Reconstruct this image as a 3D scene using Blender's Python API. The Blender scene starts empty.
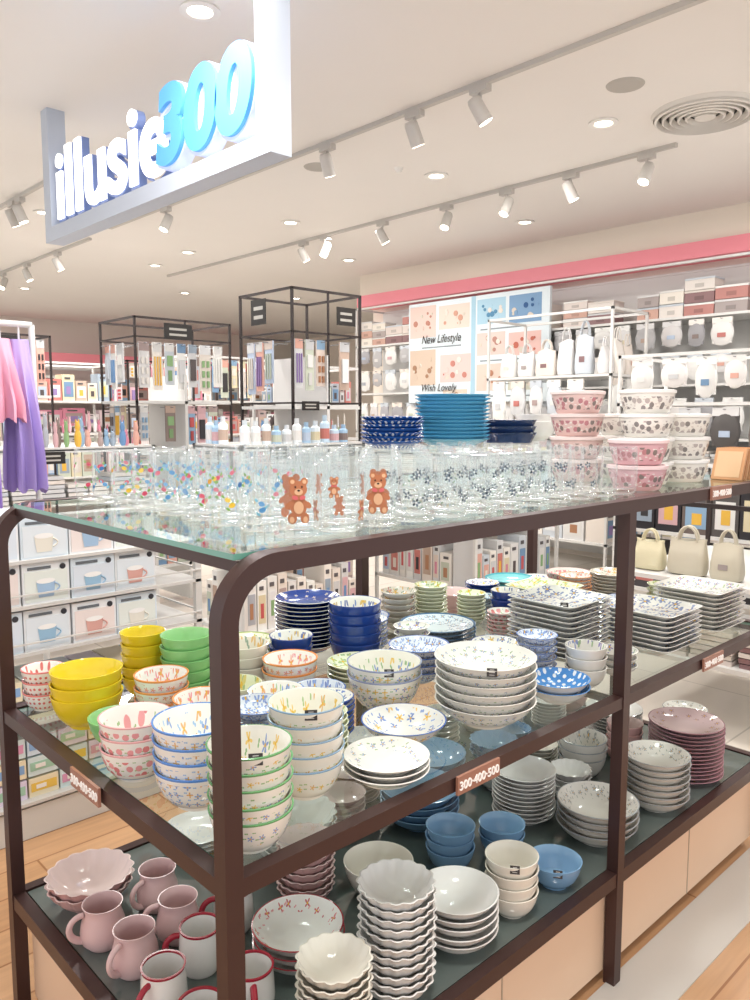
import bpy, math, random
from mathutils import Vector
rnd=random.Random(7)
sc=bpy.context.scene
COL=sc.collection
def lin(c): return c/12.92 if c<=0.04045 else ((c+0.055)/1.055)**2.4
def hx(s):
    s=s.lstrip('#'); return tuple(lin(int(s[i:i+2],16)/255) for i in (0,2,4))+(1,)
def soft(s,k=.16):
    # pull a print colour towards the ivory glaze (under-glaze pigments are pale)
    a=hx(s); b=hx('f4f1ea'); return tuple(a[i]*(1-k)+b[i]*k for i in range(3))+(1,)
# ---------------------------------------------------------------- materials
def newmat(name):
    m=bpy.data.materials.new(name); m.use_nodes=True; nt=m.node_tree
    return m,nt,nt.nodes['Principled BSDF']
def simple(name,col,rough=.5,metal=0,spec=.5,emit=None,es=0,noise=0,nscale=8):
    m,nt,b=newmat(name)
    b.inputs['Base Color'].default_value=hx(col); b.inputs['Roughness'].default_value=rough
    b.inputs['Metallic'].default_value=metal; b.inputs['Specular IOR Level'].default_value=spec
    if emit: b.inputs['Emission Color'].default_value=hx(emit); b.inputs['Emission Strength'].default_value=es
    if noise:
        n=nt.nodes.new('ShaderNodeTexNoise'); n.inputs['Scale'].default_value=nscale
        g=nt.nodes.new('ShaderNodeNewGeometry'); nt.links.new(g.outputs['Position'],n.inputs['Vector'])
        r=nt.nodes.new('ShaderNodeMix'); r.data_type='RGBA'
        c=hx(col); r.inputs[6].default_value=tuple(x*(1-noise) for x in c[:3])+(1,); r.inputs[7].default_value=tuple(min(1,x*(1+noise)) for x in c[:3])+(1,)
        nt.links.new(n.outputs[0],r.inputs[0]); nt.links.new(r.outputs[2],b.inputs['Base Color'])
    return m
def vcol(name,rough=.45,spec=.4):
    m,nt,b=newmat(name); a=nt.nodes.new('ShaderNodeAttribute'); a.attribute_name='Col'
    nt.links.new(a.outputs['Color'],b.inputs['Base Color']); b.inputs['Roughness'].default_value=rough; b.inputs['Specular IOR Level'].default_value=spec
    return m
def clear(name,tint,minf,maxf,power=3,rough=.02,gcol='ffffff',diff=0.0):
    m=bpy.data.materials.new(name); m.use_nodes=True; nt=m.node_tree; nt.nodes.clear()
    o=nt.nodes.new('ShaderNodeOutputMaterial'); mx=nt.nodes.new('ShaderNodeMixShader')
    t=nt.nodes.new('ShaderNodeBsdfTransparent'); t.inputs[0].default_value=hx(tint)
    g=nt.nodes.new('ShaderNodeBsdfGlossy'); g.inputs['Color'].default_value=hx(gcol); g.inputs['Roughness'].default_value=rough
    lw=nt.nodes.new('ShaderNodeLayerWeight'); lw.inputs[0].default_value=.5
    p=nt.nodes.new('ShaderNodeMath'); p.operation='POWER'; p.inputs[1].default_value=power
    r=nt.nodes.new('ShaderNodeMapRange'); r.inputs['To Min'].default_value=minf; r.inputs['To Max'].default_value=maxf
    L=nt.links.new
    L(lw.outputs['Facing'],p.inputs[0]); L(p.outputs[0],r.inputs['Value']); L(r.outputs[0],mx.inputs[0])
    L(t.outputs[0],mx.inputs[1])
    if diff>0:
        d=nt.nodes.new('ShaderNodeBsdfDiffuse'); d.inputs[0].default_value=hx('fafcfc')
        m2=nt.nodes.new('ShaderNodeMixShader'); m2.inputs[0].default_value=diff
        L(g.outputs[0],m2.inputs[1]); L(d.outputs[0],m2.inputs[2]); L(m2.outputs[0],mx.inputs[2])
    else: L(g.outputs[0],mx.inputs[2])
    L(mx.outputs[0],o.inputs[0])
    return m
def pat(name,base='f6f3ec',outb=None,rim=None,rimw=.93,c1=None,c3=None,c2=None,s=28,size=.36,petals=5,inn=(.3,.9),outr=(.2,.85),rand=.45,center='e8b840',rough=.12,band=None,bandr=(.55,.62)):
    m,nt,b=newmat(name); N=nt.nodes.new; L=nt.links.new
    def M(op,a,bb=None,c=None):
        n=N('ShaderNodeMath'); n.operation=op
        for i,v in enumerate((a,bb,c)):
            if v is None: continue
            if isinstance(v,(int,float)): n.inputs[i].default_value=v
            else: L(v,n.inputs[i])
        return n.outputs[0]
    def MX(f,a,c):
        n=N('ShaderNodeMix'); n.data_type='RGBA'
        for i,v in ((0,f),(6,a),(7,c)):
            if isinstance(v,(tuple,float,int)): n.inputs[i].default_value=v
            else: L(v,n.inputs[i])
        return n.outputs[2]
    uv=N('ShaderNodeUVMap'); uv.uv_map='UVMap'; pp=N('ShaderNodeUVMap'); pp.uv_map='P'
    sp=N('ShaderNodeSeparateXYZ'); L(pp.outputs[0],sp.inputs[0]); side,fr=sp.outputs[0],sp.outputs[1]
    col=hx(base)
    if outb: col=MX(side,hx(outb),hx(base))
    lo=M('ADD',M('MULTIPLY',side,inn[0]-outr[0]),outr[0]); hi=M('ADD',M('MULTIPLY',side,inn[1]-outr[1]),outr[1])
    reg=M('MULTIPLY',M('GREATER_THAN',fr,lo),M('LESS_THAN',fr,hi))
    def motif(off,ss,sz,pet,rr):
        mp=N('ShaderNodeVectorMath'); mp.operation='ADD'; L(uv.outputs[0],mp.inputs[0]); mp.inputs[1].default_value=(off,off*.7,0)
        v=N('ShaderNodeTexVoronoi'); v.voronoi_dimensions='2D'; v.inputs['Scale'].default_value=ss; v.inputs['Randomness'].default_value=rr
        L(mp.outputs[0],v.inputs['Vector'])
        d=N('ShaderNodeVectorMath'); d.operation='SUBTRACT'; L(mp.outputs[0],d.inputs[0]); L(v.outputs['Position'],d.inputs[1])
        x=N('ShaderNodeSeparateXYZ'); L(d.outputs[0],x.inputs[0])
        an=M('ARCTAN2',x.outputs[1],x.outputs[0])
        th=M('MULTIPLY',M('ADD',M('MULTIPLY',M('COSINE',M('MULTIPLY',an,pet)),.38 if pet else 0),.62 if pet else 1),sz)
        return v.outputs['Distance'],th,v.outputs['Color']
    if c2:
        d,th,_=motif(.37,s*1.5,size*.75,2,rand+.3)
        col=MX(M('MULTIPLY',reg,M('LESS_THAN',d,th)),col,soft(c2))
    if c1:
        d,th,vc=motif(0,s,size,petals,rand)
        cc=soft(c1)
        if c3:
            sx=N('ShaderNodeSeparateXYZ'); L(vc,sx.inputs[0]); cc=MX(M('GREATER_THAN',sx.outputs[0],.5),soft(c1),soft(c3))
        col=MX(M('MULTIPLY',reg,M('LESS_THAN',d,th)),col,cc)
        if petals: col=MX(M('MULTIPLY',reg,M('LESS_THAN',d,size*.24)),col,hx(center))
    if band:
        col=MX(M('MULTIPLY',M('GREATER_THAN',fr,bandr[0]),M('LESS_THAN',fr,bandr[1])),col,hx(band))
    if rim: col=MX(M('GREATER_THAN',fr,rimw),col,hx(rim))
    if isinstance(col,tuple): b.inputs['Base Color'].default_value=col
    else: L(col,b.inputs['Base Color'])
    b.inputs['Roughness'].default_value=rough; b.inputs['Specular IOR Level'].default_value=.5
    return m
VC=vcol('printed_card'); VCM=vcol('matte_goods',.7,.2); VCG=vcol('plastic_packs',.2,.5)
# ---------------------------------------------------------------- mesh builder
class MB:
    def __init__(s): s.v=[];s.f=[];s.m=[];s.uv=[];s.p=[];s.c=[]
    def face(s,idx,mat=0,uv=None,p=None,c=(1,1,1,1)):
        s.f.append(idx); s.m.append(mat); n=len(idx)
        s.uv.extend(uv if uv else [(0,0)]*n); s.p.extend(p if p else [(0,0)]*n); s.c.extend([c]*n)
    def box(s,x0,x1,y0,y1,z0,z1,mat=0,c=(1,1,1,1)):
        if x0>x1:x0,x1=x1,x0
        if y0>y1:y0,y1=y1,y0
        b=len(s.v)
        s.v+=[(x0,y0,z0),(x1,y0,z0),(x1,y1,z0),(x0,y1,z0),(x0,y0,z1),(x1,y0,z1),(x1,y1,z1),(x0,y1,z1)]
        for q in ((3,2,1,0),(4,5,6,7),(0,1,5,4),(1,2,6,5),(2,3,7,6),(3,0,4,7)): s.face([b+i for i in q],mat,c=c)
    def obox(s,cx,cy,cz,ax,ay,az,mat=0,c=(1,1,1,1)):
        b=len(s.v); C=Vector((cx,cy,cz))
        for sx,sy,sz in ((-1,-1,-1),(1,-1,-1),(1,1,-1),(-1,1,-1),(-1,-1,1),(1,-1,1),(1,1,1),(-1,1,1)):
            s.v.append(tuple(C+ax*sx+ay*sy+az*sz))
        for q in ((3,2,1,0),(4,5,6,7),(0,1,5,4),(1,2,6,5),(2,3,7,6),(3,0,4,7)): s.face([b+i for i in q],mat,c=c)
    def lathe(s,prof,ninner,o,R,H,mat=0,segs=40,shape=None,c=(1,1,1,1),uo=0,rot=0):
        rings=[]
        for (r,z) in prof:
            if r<1e-6: rings.append([len(s.v)]); s.v.append((o[0],o[1],o[2]+z)); continue
            st=len(s.v)
            for i in range(segs):
                th=2*math.pi*i/segs+rot; k=r*(shape(th-rot,r/R) if shape else 1)
                s.v.append((o[0]+k*math.cos(th),o[1]+k*math.sin(th),o[2]+z))
            rings.append(list(range(st,st+segs)))
        for j in range(len(prof)-1):
            A,B=rings[j],rings[j+1]; sd=0 if j<ninner else 1
            def info(k,jj):
                r,z=prof[jj]; th=2*math.pi*k/segs
                if sd==0: return (th*R+uo,z+uo),(0,min(1,z/H))
                return (r*math.cos(th)+5+uo,r*math.sin(th)+5),(1,r/R)
            for i in range(segs):
                i2=(i+1)%segs
                if len(A)==1 and len(B)==1: continue
                if len(A)==1: idx=[A[0],B[i2],B[i]]; w=[(i,j),(i+1,j+1),(i,j+1)]
                elif len(B)==1: idx=[A[i],A[i2],B[0]]; w=[(i,j),(i+1,j),(i,j+1)]
                else: idx=[A[i],A[i2],B[i2],B[i]]; w=[(i,j),(i+1,j),(i+1,j+1),(i,j+1)]
                q=[info(*a) for a in w]
                s.face(idx,mat,[a[0] for a in q],[a[1] for a in q],c)
    def cyl(s,p0,p1,r0,r1=None,segs=12,mat=0,c=(1,1,1,1),caps=True,capmat=None):
        if r1 is None:r1=r0
        p0=Vector(p0);p1=Vector(p1);d=(p1-p0).normalized()
        a=d.orthogonal().normalized(); bb=d.cross(a); st=len(s.v)
        for p,r in ((p0,r0),(p1,r1)):
            for i in range(segs):
                t=2*math.pi*i/segs; s.v.append(tuple(p+a*r*math.cos(t)+bb*r*math.sin(t)))
        for i in range(segs):
            j=(i+1)%segs; s.face([st+i,st+j,st+segs+j,st+segs+i],mat,c=c)
        if caps:
            s.face([st+i for i in range(segs)][::-1],mat,c=c); s.face([st+segs+i for i in range(segs)],capmat if capmat is not None else mat,c=c)
    def sweep(s,pts,hw,hh,up,mat=0,c=(1,1,1,1)):
        n=len(pts); P=[Vector(p) for p in pts]; up=Vector(up); st=len(s.v)
        for i in range(n):
            a=P[max(0,i-1)]; b=P[min(n-1,i+1)]; d=(b-a).normalized(); sd=d.cross(up).normalized()
            for x,y in ((-1,-1),(1,-1),(1,1),(-1,1)): s.v.append(tuple(P[i]+sd*hw*x+up*hh*y))
        for i in range(n-1):
            for k in range(4):
                k2=(k+1)%4; s.face([st+4*i+k,st+4*i+k2,st+4*i+4+k2,st+4*i+4+k],mat,c=c)
        s.face([st,st+3,st+2,st+1],mat,c=c); e=st+4*(n-1); s.face([e,e+1,e+2,e+3],mat,c=c)
    def tube(s,pts,r,segs=10,mat=0,c=(1,1,1,1),sq=1.0):
        P=[Vector(p) for p in pts]; n=len(P); st=len(s.v); ref=None
        for i in range(n):
            d=(P[min(n-1,i+1)]-P[max(0,i-1)]).normalized()
            if ref is None: ref=d.orthogonal().normalized()
            a=(ref-d*ref.dot(d)).normalized(); ref=a; b=d.cross(a)
            rr=r[i] if isinstance(r,list) else r
            for k in range(segs):
                t=2*math.pi*k/segs; s.v.append(tuple(P[i]+a*rr*math.cos(t)+b*rr*sq*math.sin(t)))
        for i in range(n-1):
            for k in range(segs):
                k2=(k+1)%segs; s.face([st+segs*i+k,st+segs*i+k2,st+segs*(i+1)+k2,st+segs*(i+1)+k],mat,c=c)
        s.face([st+k for k in range(segs)][::-1],mat,c=c); s.face([st+segs*(n-1)+k for k in range(segs)],mat,c=c)
    def sph(s,c0,rx,ry,rz,mat=0,c=(1,1,1,1),segs=16,rings=10,tilt=0):
        st=len(s.v); ct,sn=math.cos(tilt),math.sin(tilt)
        for j in range(rings+1):
            ph=math.pi*j/rings
            for i in range(segs):
                t=2*math.pi*i/segs; x=rx*math.sin(ph)*math.cos(t); y=ry*math.sin(ph)*math.sin(t); z=-rz*math.cos(ph)
                s.v.append((c0[0]+x,c0[1]+y*ct-z*sn,c0[2]+y*sn+z*ct))
        for j in range(rings):
            for i in range(segs):
                i2=(i+1)%segs; a=st+j*segs
                s.face([a+i,a+i2,a+segs+i2,a+segs+i],mat,c=c)
    def tote(s,x,y,z,w,d,h,face,c,ph=0,handle=True,hc=None):
        n=28; st=len(s.v); sec=((0,.80,.55),(.04,.95,.9),(.2,1.02,1.1),(.45,1.0,1.0),(.7,.95,.7),(.9,.92,.38),(1.0,.96,.3))
        def P(a,b,zz): return (x+a,y+b,z+zz) if face=='y' else (x+b,y+a,z+zz)
        for (t,kw,kd) in sec:
            for i in range(n):
                a=2*math.pi*i/n; ca,sa=math.cos(a),math.sin(a)
                u=w/2*kw*abs(ca)**.5*(1 if ca>0 else -1); v=d/2*kd*abs(sa)**.6*(1 if sa>0 else -1)*(1+.18*math.sin(u*70+ph+t*3)*t)
                s.v.append(P(u,v,h*t+.01*math.sin(u*40+ph)*t*(h/.2)))
        flip=(face!='y')
        for j in range(len(sec)-1):
            for i in range(n):
                i2=(i+1)%n; a=st+j*n; q=[a+i,a+i2,a+n+i2,a+n+i]; s.face(q[::-1] if flip else q,c=c)
        s.face([st+i for i in range(n)],c=c); s.face([st+(len(sec)-1)*n+i for i in range(n)],c=shade(c,.6))
        if handle:
            for sg in (-1,1): s.tube([P(w*.25*math.cos(math.pi*k/8),sg*d*.12,h*.97+h*.4*math.sin(math.pi*k/8)) for k in range(9)],w*.035,segs=6,c=hc or shade(c,.95))
    def mesh(s,name,mats,smooth=True,ang=.8):
        me=bpy.data.meshes.new(name); me.from_pydata(s.v,[],s.f)
        for m in mats: me.materials.append(m)
        me.polygons.foreach_set('material_index',s.m)
        u=me.uv_layers.new(name='UVMap'); u.data.foreach_set('uv',[x for t in s.uv for x in t])
        u=me.uv_layers.new(name='P'); u.data.foreach_set('uv',[x for t in s.p for x in t])
        a=me.color_attributes.new('Col','FLOAT_COLOR','CORNER'); a.data.foreach_set('color',[x for t in s.c for x in t])
        if smooth:
            me.polygons.foreach_set('use_smooth',[True]*len(s.f)); me.set_sharp_from_angle(angle=ang)
        me.update(); return me
    def obj(s,name,mats,loc=(0,0,0),rot=0,smooth=True,parent=None,ang=.8):
        o=bpy.data.objects.new(name,s.mesh(name,mats,smooth,ang)); o.location=loc; o.rotation_euler=(0,0,rot); COL.objects.link(o)
        if parent:o.parent=parent
        return o
def text(name,body,loc,size,rotz,mat,extr=.001,align='CENTER',off=0,sx=1,parent=None,tilt=0,shear=0,fitw=None):
    c=bpy.data.curves.new(name,'FONT'); c.body=body; c.size=size; c.extrude=extr; c.align_x=align; c.offset=off; c.shear=shear
    c.materials.append(mat); o=bpy.data.objects.new(name,c); o.location=loc; o.rotation_euler=(math.pi/2+tilt,0,rotz); o.scale=(sx,1,1)
    COL.objects.link(o)
    if fitw:
        bpy.context.view_layer.update(); w=o.dimensions.x
        if w>0: o.scale=(sx*fitw/w,1,1)
    if parent:o.parent=parent
    return o
# ---------------------------------------------------------------- camera
f=786.0
cam=bpy.data.cameras.new('camera'); co=bpy.data.objects.new('camera',cam); COL.objects.link(co); sc.camera=co
cam.sensor_width=36; cam.lens=f*36/1000; cam.clip_start=.02
pit=math.atan(85/f); yaw=math.radians(46.67)
co.location=(0,0,1.27); co.rotation_euler=(math.pi/2-pit,0,yaw-math.pi/2)
# ---------------------------------------------------------------- room
def wood():
    m,nt,b=newmat('wood_floor'); N=nt.nodes.new;L=nt.links.new
    g=N('ShaderNodeNewGeometry'); br=N('ShaderNodeTexBrick'); L(g.outputs['Position'],br.inputs['Vector'])
    br.inputs['Scale'].default_value=1; br.inputs['Brick Width'].default_value=1.2; br.inputs['Row Height'].default_value=.13
    br.inputs['Mortar Size'].default_value=.003; br.offset=.37
    br.inputs['Color1'].default_value=hx('cf9e72'); br.inputs['Color2'].default_value=hx('dbae84'); br.inputs['Mortar'].default_value=hx('a9754c')
    mp=N('ShaderNodeMapping'); mp.inputs['Scale'].default_value=(3,40,1); L(g.outputs['Position'],mp.inputs[0])
    n=N('ShaderNodeTexNoise'); n.inputs['Scale'].default_value=1.5; L(mp.outputs[0],n.inputs['Vector'])
    mx=N('ShaderNodeMix'); mx.data_type='RGBA'; mx.blend_type='MULTIPLY'; mx.inputs[0].default_value=.35
    L(br.outputs[0],mx.inputs[6]); L(n.outputs[0],mx.inputs[7]); L(mx.outputs[2],b.inputs['Base Color']); b.inputs['Roughness'].default_value=.3
    return m
def tile():
    m,nt,b=newmat('pale_floor_tile'); N=nt.nodes.new;L=nt.links.new
    g=N('ShaderNodeNewGeometry'); br=N('ShaderNodeTexBrick'); L(g.outputs['Position'],br.inputs['Vector'])
    br.inputs['Scale'].default_value=1; br.inputs['Brick Width'].default_value=.6; br.inputs['Row Height'].default_value=.6; br.offset=0
    br.inputs['Mortar Size'].default_value=.004
    br.inputs['Color1'].default_value=hx('e6dccf'); br.inputs['Color2'].default_value=hx('ece3d7'); br.inputs['Mortar'].default_value=hx('c9c0b4')
    L(br.outputs[0],b.inputs['Base Color']); b.inputs['Roughness'].default_value=.25
    return m
mb=MB(); mb.box(-2,10,-2,13,-.1,0); mb.obj('floor',[tile()],smooth=False)
mb=MB(); mb.box(-2,2.7,-2,2.9,0,.003); mb.obj('floor_wood_area',[wood()],smooth=False)
mb=MB(); mb.box(-.2,2.7,.70,.835,.003,.006); mb.obj('trim_floor_strip',[simple('grey_strip','c9c4bc',.35)],smooth=False)
mb=MB(); mb.box(-2,10,-2,13,2.8,2.9); mb.obj('ceiling',[simple('ceiling_paint','ece7e1',.8,noise=.02,nscale=2)],smooth=False)
cream=simple('cream_wall_paint','f1e6d8',.8,noise=.02,nscale=2)
mb=MB(); mb.box(6.2,6.3,-2,6.6,0,2.8); mb.obj('wall_right',[cream],smooth=False)
mb=MB(); mb.box(6.3,10,6.5,6.6,0,2.8); mb.obj('wall_return',[cream],smooth=False)
mb=MB(); mb.box(-2,10,13,13.1,0,2.8); mb.obj('wall_back',[simple('back_wall_paint','e9e3da',.8)],smooth=False)
mb=MB(); mb.box(10,10.1,6.6,13,0,2.8); mb.obj('wall_far_right',[cream],smooth=False)
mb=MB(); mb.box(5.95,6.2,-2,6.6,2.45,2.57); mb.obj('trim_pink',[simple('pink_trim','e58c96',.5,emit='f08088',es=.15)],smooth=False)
mb=MB(); mb.box(6.0,6.2,-2,6.6,2.57,2.8); mb.obj('trim_bulkhead',[simple('bulkhead_paint','f3e8d8',.8)],smooth=False)
mb=MB(); mb.box(3.0,9,12.6,12.9,2.1,2.25); mb.obj('trim_pink_far',[bpy.data.materials['pink_trim']],smooth=False)
# ---------------------------------------------------------------- display unit
X0,X1,XM,Y0,Y1=.508,2.36,1.512,.815,1.67
ZT,ZM,ZB=1.094,.668,.268
dark=simple('dark_bronze_metal','46302d',.38,metal=.3)
def unit():
    mb=MB(); h=.0135
    for y in (Y0+h,Y1-h):
        r=.075; cx=X0+h+r; cz=ZT-h-r
        pts=[(X0+h,y,0),(X0+h,y,cz)]
        for k in range(1,13):
            a=math.pi-math.pi/2*k/12; pts.append((cx+r*math.cos(a),y,cz+r*math.sin(a)))
        cx2=X1-h-r
        for k in range(0,13):
            a=math.pi/2-math.pi/2*k/12; pts.append((cx2+r*math.cos(a),y,cz+r*math.sin(a)))
        pts.append((X1-h,y,0))
        mb.sweep(pts,h,h,(0,1,0))
        mb.box(XM-h,XM+h,y-h,y+h,0,ZT-2*h)
    for z,t in ((ZM,.022),(ZB,.028)):
        mb.box(X0+.002,X1-.002,Y0+.002,Y0+.026,z-t,z+.003); mb.box(X0+.002,X1-.002,Y1-.026,Y1-.002,z-t,z+.003)
        for x in (X0+.002,X1-.026): mb.box(x,x+.024,Y0+.026,Y1-.026,z-t,z+.003)
        mb.box(XM-.01,XM+.01,Y0+.026,Y1-.026,z-t,z-.01)
    mb.box(X0+.045,X0+.06,Y0+.028,Y1-.028,ZT-.026,ZT-.0105)
    mb.box(XM-.008,XM+.008,Y0+.028,Y1-.028,ZT-.026,ZT-.0105); mb.box(X1-.07,X1-.055,Y0+.028,Y1-.028,ZT-.026,ZT-.0105)
    root=bpy.data.objects.new('display_shelf_unit',None); COL.objects.link(root)
    mb.obj('metal_frame',[dark],smooth=True,parent=root,ang=.6)
    gm=clear('shelf_glass','eef6f3',.06,.95,3.2,gcol='f2fbf7'); em=simple('glass_edge_green','6fa896',.1,spec=.8)
    g=MB()
    def slab(x0,x1,y0,y1,z0,z1):
        g.box(x0,x1,y0,y1,z0,z1)
        n=len(g.m)
        for i in range(n-4,n): g.m[i]=1
        del g.f[n-6]; del g.m[n-6]; del g.uv[-24:-20]; del g.p[-24:-20]; del g.c[-24:-20]
    slab(X0+.04,X1-.03,Y0+.03,Y1-.03,ZT-.009,ZT-.001)
    slab(X0+.03,X1-.03,Y0+.03,Y1-.03,ZM-.008,ZM)
    g.obj('glass_shelves',[gm,em],smooth=False,parent=root)
    g=MB(); g.box(X0+.03,X1-.03,Y0+.03,Y1-.03,ZB-.01,ZB)
    g.obj('bottom_shelf_panel',[simple('dark_smoked_glass','5e6864',.05,spec=1.0)],smooth=False,parent=root)
    g=MB(); g.box(X0+.035,X1-.035,Y0+.03,Y1-.03,0.03,ZB-.03); g.box(X0+.05,X1-.05,Y0+.05,Y1-.05,0.007,.03,mat=1)
    for x in (X0+.62,XM+.4): g.box(x,x+.003,Y0+.0285,Y0+.031,.03,ZB-.032,mat=1)
    g.obj('base_cabinet',[simple('peach_laminate','ebcaac',.45,noise=.03,nscale=4),simple('base_kick','b9a48e',.5)],smooth=False,parent=root)
    tg=simple('rose_brown_tag','a1715f',.35); tw=simple('tag_white_print','fbf6f0',.4,emit='ffffff',es=.1)
    n=0
    for (x,z,w) in ((1.008,ZM-.010,.056),(1.93,ZM-.010,.056),(1.93,ZT-.012,.056)):
        n+=1
        t=MB(); t.box(x-w,x+w,Y0-.006,Y0-.001,z-.016,z+.016); t.obj('rail_tag_%d'%n,[tg],smooth=False,parent=root)
        text('rail_tag_text_%d'%n,'300·400·500',(x,Y0-.0065,z-.008),.021,0,tw,parent=root,off=.0003)
    t=MB(); t.box(X0-.006,X0-.001,1.18,1.29,ZM-.026,ZM+.006); t.obj('rail_tag_side',[tg],smooth=False,parent=root)
    text('rail_tag_text_side','300·400·500',(X0-.0065,1.235,ZM-.018),.021,-math.pi/2,tw,parent=root,off=.0003)
unit()
# ---------------------------------------------------------------- tableware
MT=dict(
 yellow=pat('ceramic_yellow',base='f2d93a',outb='eccf2c'),
 green=pat('ceramic_green',base='a3d796',outb='8ccb80'),
 reddot=pat('ceramic_red_dots',c1='d8443c',s=90,size=.26,petals=0,rand=.2,rim='e88a84'),
 redflower=pat('ceramic_strawberry',c1='e0686c',c3='ec9094',c2='8fb870',s=58,size=.34,petals=0,rim='e8b0b0',rimw=.955,inn=(.3,.88),outr=(.32,.82),band='a4c0e6',bandr=(.12,.19),rand=.6),
 bluerim=pat('ceramic_blue_rim',c1='6c98dc',c3='e9ac54',c2='8fbcea',s=60,size=.34,petals=4,rim='5f92da',rimw=.95),
 orange=pat('ceramic_orange_rim',c1='ea8450',c3='ea7a8c',s=64,size=.38,petals=5,rim='f09a58',rimw=.93,band='f0ac90',bandr=(.3,.36)),
 beige=pat('ceramic_olive',base='eee9cf',c1='8fae5c',c2='c8cf88',s=42,size=.36,petals=3,rim='9fb36a'),
 bluepat=pat('ceramic_blue_fruit',c1='5f8cd4',c3='eaa05c',c2='9cc884',s=58,size=.34,petals=4,rim='7aa4e0',rimw=.96,band='9cc0ea',bandr=(.1,.16)),
 yflower=pat('ceramic_yellow_flower',base='f4f0e3',c1='f0c63c',c3='e2a52c',c2='9cbf6c',s=50,size=.28,petals=5,rim='8fb0cc',rimw=.965,outr=(.35,.7)),
 gflower=pat('ceramic_green_rim',base='f4f1e7',c1='efc544',c3='6a8fd6',c2='7fb46a',s=52,size=.28,petals=5,rim='6ca870',rimw=.955,outr=(.4,.8)),
 mixf=pat('ceramic_mixed_flower',base='f2eee3',c1='ecc24a',c3='5f86cc',c2='86b070',s=54,size=.34,petals=4,rim='9aa2c0',rimw=.96),
 blueflower=pat('ceramic_blue_flower',base='f2f0ec',c1='4a6fc0',c3='f0c04a',c2='6e93d6',s=40,size=.32,petals=5,rim='4f6db4',rimw=.965,inn=(.45,.92)),
 denseblue=pat('ceramic_dense_blue',base='e8ecf2',c1='4f70bc',c3='6c90d4',c2='8fabe0',s=58,size=.44,petals=5,rim='4466b0',rimw=.95,inn=(.15,.92),outr=(.15,.88)),
 bluevine=pat('ceramic_blue_vine',base='f1eee7',c1='7a94c8',c3='9aa8c8',c2='8aa86e',s=52,size=.28,petals=5,inn=(.6,.9),outr=(.4,.8)),
 navy=pat('ceramic_navy',base='f1efe8',outb='22418e',c1='2d4fa0',c3='d8b23c',c2='4f78c4',s=50,size=.42,petals=5,rim='2a4690',outr=(2,3),rimw=.95),
 navyplate=pat('plate_navy',base='26448f',outb='1f3a80',c1='e8e4d4',s=40,size=.2,petals=5,rim='f1ede2',rimw=.97,outr=(2,3)),
 teal=pat('plate_teal',base='7cc4c8',outb='e6e9e5',rim='4fa8b4',rimw=.9),
 tealpat=pat('plate_blue_grey_pattern',base='dde6ea',c1='5f86b0',c2='8fa8c0',s=56,size=.38,petals=4,rim='4f7090'),
 bluedots=pat('ceramic_blue_dots',base='4f8fd0',outb='f0eee9',c1='eef3f6',s=66,size=.26,petals=0,rand=0,inn=(.0,.95),outr=(2,3)),
 pinkb=pat('ceramic_pink',base='efd8d4',outb='e6b9b6'),
 pinkplate=pat('ceramic_mauve',base='e3c6c8',outb='dcb9bd',c1='b07a86',s=34,size=.3,petals=6,inn=(.55,.9),outr=(2,3),rim='b98a94',rimw=.97),
 grayvine=pat('ceramic_grey_vine',base='ebe7df',c1='8a8f98',c2='a3a69c',s=54,size=.28,petals=5,inn=(.65,.93),outr=(2,3),rim='a4a8ac',rimw=.97),
 purplef=pat('ceramic_purple_flower',base='eeebe3',c1='7a6fb8',c3='5f74b8',c2='8fae7c',s=42,size=.36,petals=5,inn=(.2,.92),outr=(2,3)),
 navyf=pat('plate_navy_flower',base='eeece6',c1='33509c',c3='4c68a8',c2='6f86b8',s=32,size=.40,petals=6,inn=(.1,.95),outr=(2,3)),
 multif=pat('plate_multi_flower',base='ece6d9',c1='c8706a',c3='e2b04a',c2='7c9c84',s=42,size=.38,petals=5,inn=(.1,.95),outr=(2,3)),
 limef=pat('plate_lime',base='eceed4',c1='b6c65a',c3='dcc858',c2='8fb070',s=38,size=.42,petals=4,inn=(.1,.95),outr=(2,3)),
 white=pat('ceramic_white',base='f3f1ed'),
 cream=pat('ceramic_cream',base='f0eadd'),
 redrim=pat('ceramic_red_rim',base='f4f2ed',c1='d04a50',c3='c84a58',c2='e89a9c',s=40,size=.24,petals=4,inn=(.72,.93),outr=(2,3),rim='a8323e',rimw=.965),
 ltblue=pat('ceramic_light_blue',base='8fb4d4',outb='7ea6ca'),
 brightblue=pat('plate_bright_blue',base='86cbe4',outb='7ac4e4',rim='4a9cc4',rimw=.96),
 navydot=pat('plate_navy_dots',base='2a59a4',outb='2a59a4',c1='f2f4f6',s=55,size=.2,petals=0,rand=0,inn=(0,1.1),outr=(0,1.1)),
)
def bowlprof(R,H,t=.0035):
    return [(0,.003),(.40*R,.003),(.42*R,0),(.5*R,0),(.5*R,.07*H+.002),(.66*R,.16*H),(.82*R,.38*H),(.93*R,.66*H),(.995*R,.97*H),(R,H),
            (R-t*.6,H+.0005),(R-t*1.2,.98*H),(.93*R-t*1.2,.67*H),(.82*R-t*1.2,.4*H),(.64*R,.2*H),(.38*R,.11*H+.002),(0,.1*H+.001)],10
def wideprof(R,H,t=.003):
    return [(0,.003),(.38*R,.003),(.4*R,0),(.46*R,0),(.48*R,.1*H),(.68*R,.3*H),(.86*R,.62*H),(.97*R,.95*H),(R,H),(R-t,H+.0003),(.85*R,.66*H),(.66*R,.35*H),(.42*R,.17*H),(0,.12*H)],8
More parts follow.
